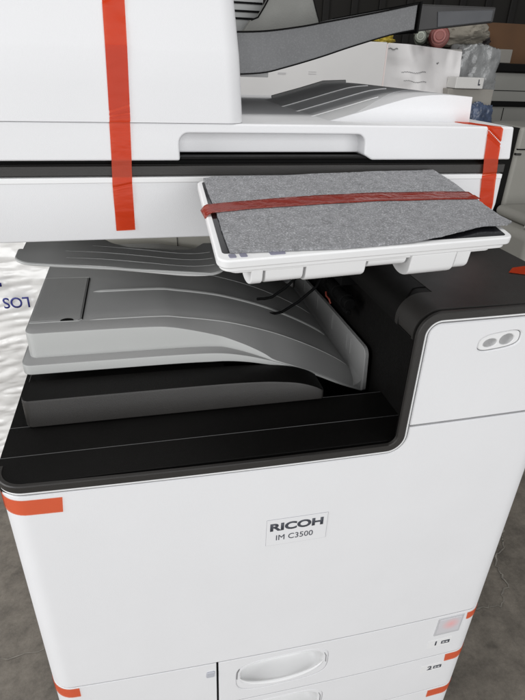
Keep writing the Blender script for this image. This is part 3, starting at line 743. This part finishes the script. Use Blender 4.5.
# shrink-wrapped bulky goods at the left rear
def film_mat():
    m = mat('white_stretch_film', (.84, .83, .81), .22, .04, 5, coat=.8)
    N = m.node_tree.nodes; L = m.node_tree.links; p = N['Principled BSDF']
    tc = N.new('ShaderNodeTexCoord'); mp = N.new('ShaderNodeMapping'); mp.inputs['Scale'].default_value = (7, 7, 22); mp.inputs['Rotation'].default_value = (0, .12, 0)
    nz = N.new('ShaderNodeTexNoise'); nz.noise_type = 'RIDGED_MULTIFRACTAL'; nz.inputs['Scale'].default_value = 1.3; nz.inputs['Detail'].default_value = 4; nz.inputs['Distortion'].default_value = 1.0
    L.new(tc.outputs['Object'], mp.inputs[0]); L.new(mp.outputs[0], nz.inputs['Vector'])
    b = N.new('ShaderNodeBump'); b.inputs['Strength'].default_value = .40; b.inputs['Distance'].default_value = .006
    L.new(nz.outputs[0], b.inputs['Height']); L.new(b.outputs[0], p.inputs['Normal'])
    return m
FILM = film_mat()
V = []; F = []; nx, nz_ = 260, 300; X0, X1, Z1 = -1.5, .15, 1.02
def wy(x, z): return 1.15 + .007 * noise.noise(Vector((x * 5, z * 26 + x * 4, 0))) - .008 * abs(noise.noise(Vector((x * 8 + z * 9, z * 38 - x * 7, 4)))) - .004 * abs(noise.noise(Vector((x * 16 - z * 14, z * 30 + x * 14, 8)))) + .02 * noise.noise(Vector((x * 2, z * 3, 7)))
for j in range(nz_ + 1):
    for i in range(nx + 1):
        x = X0 + (X1 - X0) * i / nx; z = .012 + (Z1 - .012) * j / nz_; V.append((x, wy(x, z), z))
for j in range(nz_):
    for i in range(nx): a = j * (nx + 1) + i; F.append((a, a + 1, a + nx + 2, a + nx + 1))
mb = MB().add(V, F); mb.box(X0, X1, 1.17, 1.8, .01, Z1)
wr = mb.out('wrapped_machine', FILM, None, angle=70)
tag(wr, 'bulky load swathed in rippled white film with blue upside-down lettering, at left rear', 'wrapped load')
text('film_lettering', 'LOS', .034, (-.193, 1.118, .615), INK2, wr, bold=.015, width=.072, rot=(R(90), R(180), 0))
text('film_lettering', 'I', .012, (-.258, 1.118, .662), INK2, wr, bold=.02, width=.045, rot=(R(90), R(180), 0))
# carton behind the lid
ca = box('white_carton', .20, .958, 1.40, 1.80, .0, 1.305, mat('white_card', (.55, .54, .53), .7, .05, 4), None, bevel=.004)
tag(ca, 'tall plain white carton right behind the copier lid', 'carton')
mk = mat('faint_print', (.42, .41, .41), .7)
MB().box(.60, .625, 1.3988, 1.3998, 1.205, 1.21).out('faint_print', mk, ca)
MB().box(.700, .726, 1.3988, 1.3998, 1.214, 1.2155).out('faint_print', mk, ca)
MB().box(.700, .726, 1.3988, 1.3998, 1.208, 1.2095).out('faint_print', mk, ca)
MB().box(.955, .9595, 1.3985, 1.3998, 0, 1.30).out('carton_edge_tape', mat('pinkish_tape', (.60, .52, .50), .5), ca)
# stack the bag and bottles rest on
sk = box('grey_carton', .975, 1.385, 1.47, 1.86, .0, 1.296, mat('grey_card', (.30, .29, .27), .75, .1, 5), None, bevel=.004)
tag(sk, 'grey carton holding up the two toner bottles and the pale cloth', 'carton')
# white shipping bag
V = []; F = []; n1, n2 = 40, 30
def bagy(u, v): return 1.452 - .030 * math.sin(math.pi * u) * math.sin(math.pi * min(1, v * 1.2)) - .020 * noise.noise(Vector((u * 3, v * 3, 2))) - .012 * abs(noise.noise(Vector((u * 6 + v * 4, v * 7, 5)))) - .020 * max(0, 1 - abs((u - .55) * 3 + (v - .75) * 4)) 
for side in (0, 1):
    for j in range(n2 + 1):
        for i in range(n1 + 1):
            u, v = i / n1, j / n2; x = .972 + .285 * u; zt = 1.305 - .004 * u - .012 * u * u
            z = .86 + (zt - .86) * v; e = min(u, 1 - u, v, 1 - v) * 10
            V.append((x, bagy(u, v) + (side * .012 * min(1, e)), z))
M_ = (n1 + 1) * (n2 + 1)
for sd_ in (0, 1):
    for j in range(n2):
        for i in range(n1): a = sd_ * M_ + j * (n1 + 1) + i; F.append((a, a + 1, a + n1 + 2, a + n1 + 1))
bagm = mat('white_mailer', (.60, .585, .58), .5, .05, 6, .3, 40)
bg_ = link('mailer_bag', V, F, bagm, None, angle=60); tag(bg_, 'creased white mailer bag with faint printed lines, leaning below the toner bottles', 'bag')
pm = mat('faded_grey_print', (.22, .22, .22), .6)
def squiggle(x0, x1, z0, z1, r):
    pts = []; 
    for k in range(31):
        t = k / 30; x = x0 + (x1 - x0) * t; z = z0 + (z1 - z0) * t + .002 * math.sin(t * 9) + .0012 * math.sin(t * 70)
        u = (x - .972) / .285; v = (z - .86) / .44; pts.append((x, bagy(u, v) - .0015, z))
    MB().tube(pts, r, 5, .7).out('printed_line', pm, bg_)
squiggle(1.035, 1.125, 1.2210, 1.2235, .0011); squiggle(1.045, 1.125, 1.1960, 1.1935, .0010); squiggle(.982, 1.012, 1.288, 1.288, .0015); squiggle(1.170, 1.176, 1.250, 1.252, .0015)
# flap with letter L
fb = box('small_white_box', 1.215, 1.320, 1.385, 1.445, 1.179, 1.2135, mat('white_box_card', (.55, .54, .52), .6), None, bevel=.003)
tag(fb, 'small white box marked L between the mailer bag and the bubble wrap', 'box')
text('box_letter', 'L', .018, (1.298, 1.3842, 1.190), INK, fb, bold=.05, width=.0085)
gb = box('greyish_box', 1.20, 1.375, 1.40, 1.446, .0, 1.178, mat('dull_card', (.25, .235, .21), .75, .12, 8), None, bevel=.003)
tag(gb, 'dull grey upright box standing under the small white box marked L', 'box')
# bubble wrap
bwm = mat('bubble_wrap_film', (.24, .245, .245), .16, .35, 22, 1.6, 110, coat=.6, alpha=.88)
o = crumple('bubble_wrap', 1.34, 1.52, 1.20, .088, .07, .125, bwm, seed=3, amp=.13, freq=2.2, boxy=.85); tag(o, 'crumpled clear bubble wrap hanging beside the white mailer bag', 'bubble wrap')
o = crumple('blue_plastic_bag', 1.322, 1.372, 1.075, .046, .020, .062, mat('blue_film', (.05, .068, .115), .25, .5, 30, .8, 60), seed=9, amp=.3, freq=1.6, boxy=.4); tag(o, 'scrunched blue plastic bag just above the far right lid corner', 'plastic bag')
# toner bottles
def bottle(x, z, r, body, cap, ring, label):
    t = thing('toner_bottle', label, 'toner bottle', (x, 1.40, z - r), 'toner bottles lying on the carton')
    d = Vector((.9, 1.75, .0)).normalized()
    A = Vector((x, 1.42, z))
    def cyl(name, y0, y1, rr, m, bev, par):
        return MB().tube([A + d * y0, A + d * y1], rr, 28).out(name, m, par, bevel=bev)
    b = cyl('bottle_body', .03, .30, r, body, .004, t)
    for k in range(4): cyl('body_groove', .06 + k * .05, .064 + k * .05, r * 1.03, ring, .001, b)
    cyl('bottle_collar', .0, .032, r * .86, ring, .003, t)
    c = cyl('bottle_cap', -.022, .002, r * .62, cap, .003, t)
    cyl('cap_disc', -.026, -.020, r * .40, ring, .002, c)
bottle(1.078, 1.327, .021, mat('dark_green_bottle', (.035, .045, .03), .4), mat('grey_green_cap', (.30, .32, .27), .35), mat('pale_green_ring', (.17, .18, .15), .4), 'small toner bottle with grey-green end cap, lying left of the red one')
bottle(1.145, 1.330, .033, mat('dark_red_bottle', (.16, .035, .03), .4), mat('pink_cap', (.26, .085, .075), .35), mat('dull_red_ring', (.20, .055, .045), .4), 'larger toner bottle with pinkish red end cap, lying right of the green one')
o = crumple('yellow_bag', 1.0, 1.55, 1.318, .04, .04, .02, mat('yellow_film', (.40, .30, .04), .4), seed=12, amp=.3); tag(o, 'scrap of yellow packaging by the white carton top, left of the bottles', 'packaging')
# cloth
o = crumple('pale_cloth', 1.30, 1.62, 1.345, .12, .10, .045, mat('beige_cloth', (.22, .20, .165), .85, .15, 12, .6, 200), seed=20, amp=.30, freq=1.1); tag(o, 'crumpled beige cloth heaped right of the toner bottles', 'cloth')
o = crumple('clear_film', 1.42, 1.78, 1.37, .10, .06, .045, mat('murky_film', (.06, .05, .05), .2, .3, 20, .8, 60, coat=.5), seed=31, amp=.35, freq=1.5); tag(o, 'murky crumpled plastic behind the beige cloth', 'plastic film')
# far copier at the right with boxes on it
fc = thing('far_copier', 'grey copier with black top and a black band, far right behind the lid', 'copier', (2.35, 2.5, 0))
fcm = mat('grey_beige_plastic', (.30, .295, .27), .55, .05, 4)
box('copier_body', 1.80, 2.75, 2.20, 2.85, .02, 1.228, fcm, fc, bevel=.006)
box('copier_top', 1.78, 2.78, 2.18, 2.87, 1.229, 1.268, BLACK, fc, bevel=.008)
box('body_band', 1.80, 2.75, 2.190, 2.24, 1.075, 1.101, BLACK, fc, bevel=.004)
box('body_seam', 1.80, 2.75, 2.1975, 2.21, 1.147, 1.150, VOID, fc, bevel=0)
box('body_seam', 1.99, 1.993, 2.1975, 2.21, .5, 1.07, VOID, fc, bevel=0)
box('body_foot_band', 1.80, 2.75, 2.185, 2.24, .80, 1.005, BLACK, fc, bevel=.004)
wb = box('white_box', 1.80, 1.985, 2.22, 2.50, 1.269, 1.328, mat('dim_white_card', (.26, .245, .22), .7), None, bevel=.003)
tag(wb, 'shallow whitish box on the black top of the far copier', 'box')
bc = box('brown_carton', 1.86, 2.60, 2.55, 2.84, 1.269, 1.46, mat('brown_card', (.13, .065, .03), .8, .15, 6), None, bevel=.004)
tag(bc, 'brown cardboard carton in the dim upper right corner on the far copier', 'carton')
o = crumple('dark_clutter', 1.93, 2.53, 1.345, .10, .04, .07, mat('dark_clutter_film', (.03, .024, .024), .3, .4, 30), seed=44, amp=.4, freq=3); tag(o, 'dark crumpled wrapping between the white box and brown carton', 'wrapping')
# nearer copier at the right edge
nc = thing('grey_copier', 'beige grey copier with a dark side standing at the right edge', 'copier', (1.75, 1.5, 0))
ncm = mat('beige_grey_plastic', (.27, .262, .235), .55, .06, 5)
box('copier_column', 1.372, 2.20, 1.20, 1.42, .02, 1.079, ncm, nc, bevel=.012)
box('dark_side', 1.325, 1.375, 1.212, 1.418, .02, 1.075, BLACK, nc, bevel=.002)
box('column_seam', 1.374, 2.20, 1.1975, 1.21, 1.009, 1.0125, VOID, nc, bevel=0)
box('side_latch', 1.372, 1.392, 1.196, 1.21, .992, .999, DARK, nc, bevel=.002)
bs = box('base_shelf', 1.29, 2.20, .93, 1.199, .02, .800, ncm, nc, bevel=.025, seg=4)
bs2 = box('shelf_step', 1.34, 2.20, .98, 1.198, .799, .835, ncm, nc, bevel=.018, seg=4)
cb = MB().tube([(1.32, 1.00, .806), (1.345, 1.02, .845), (1.38, 1.06, .842), (1.43, 1.07, .842), (1.52, 1.08, .842)], .004, 8).out('grey_cable', mat('pale_cable', (.42, .41, .38), .5), None)
tag(cb, 'thin pale cable curving over the shelf of the right-hand copier', 'cable')
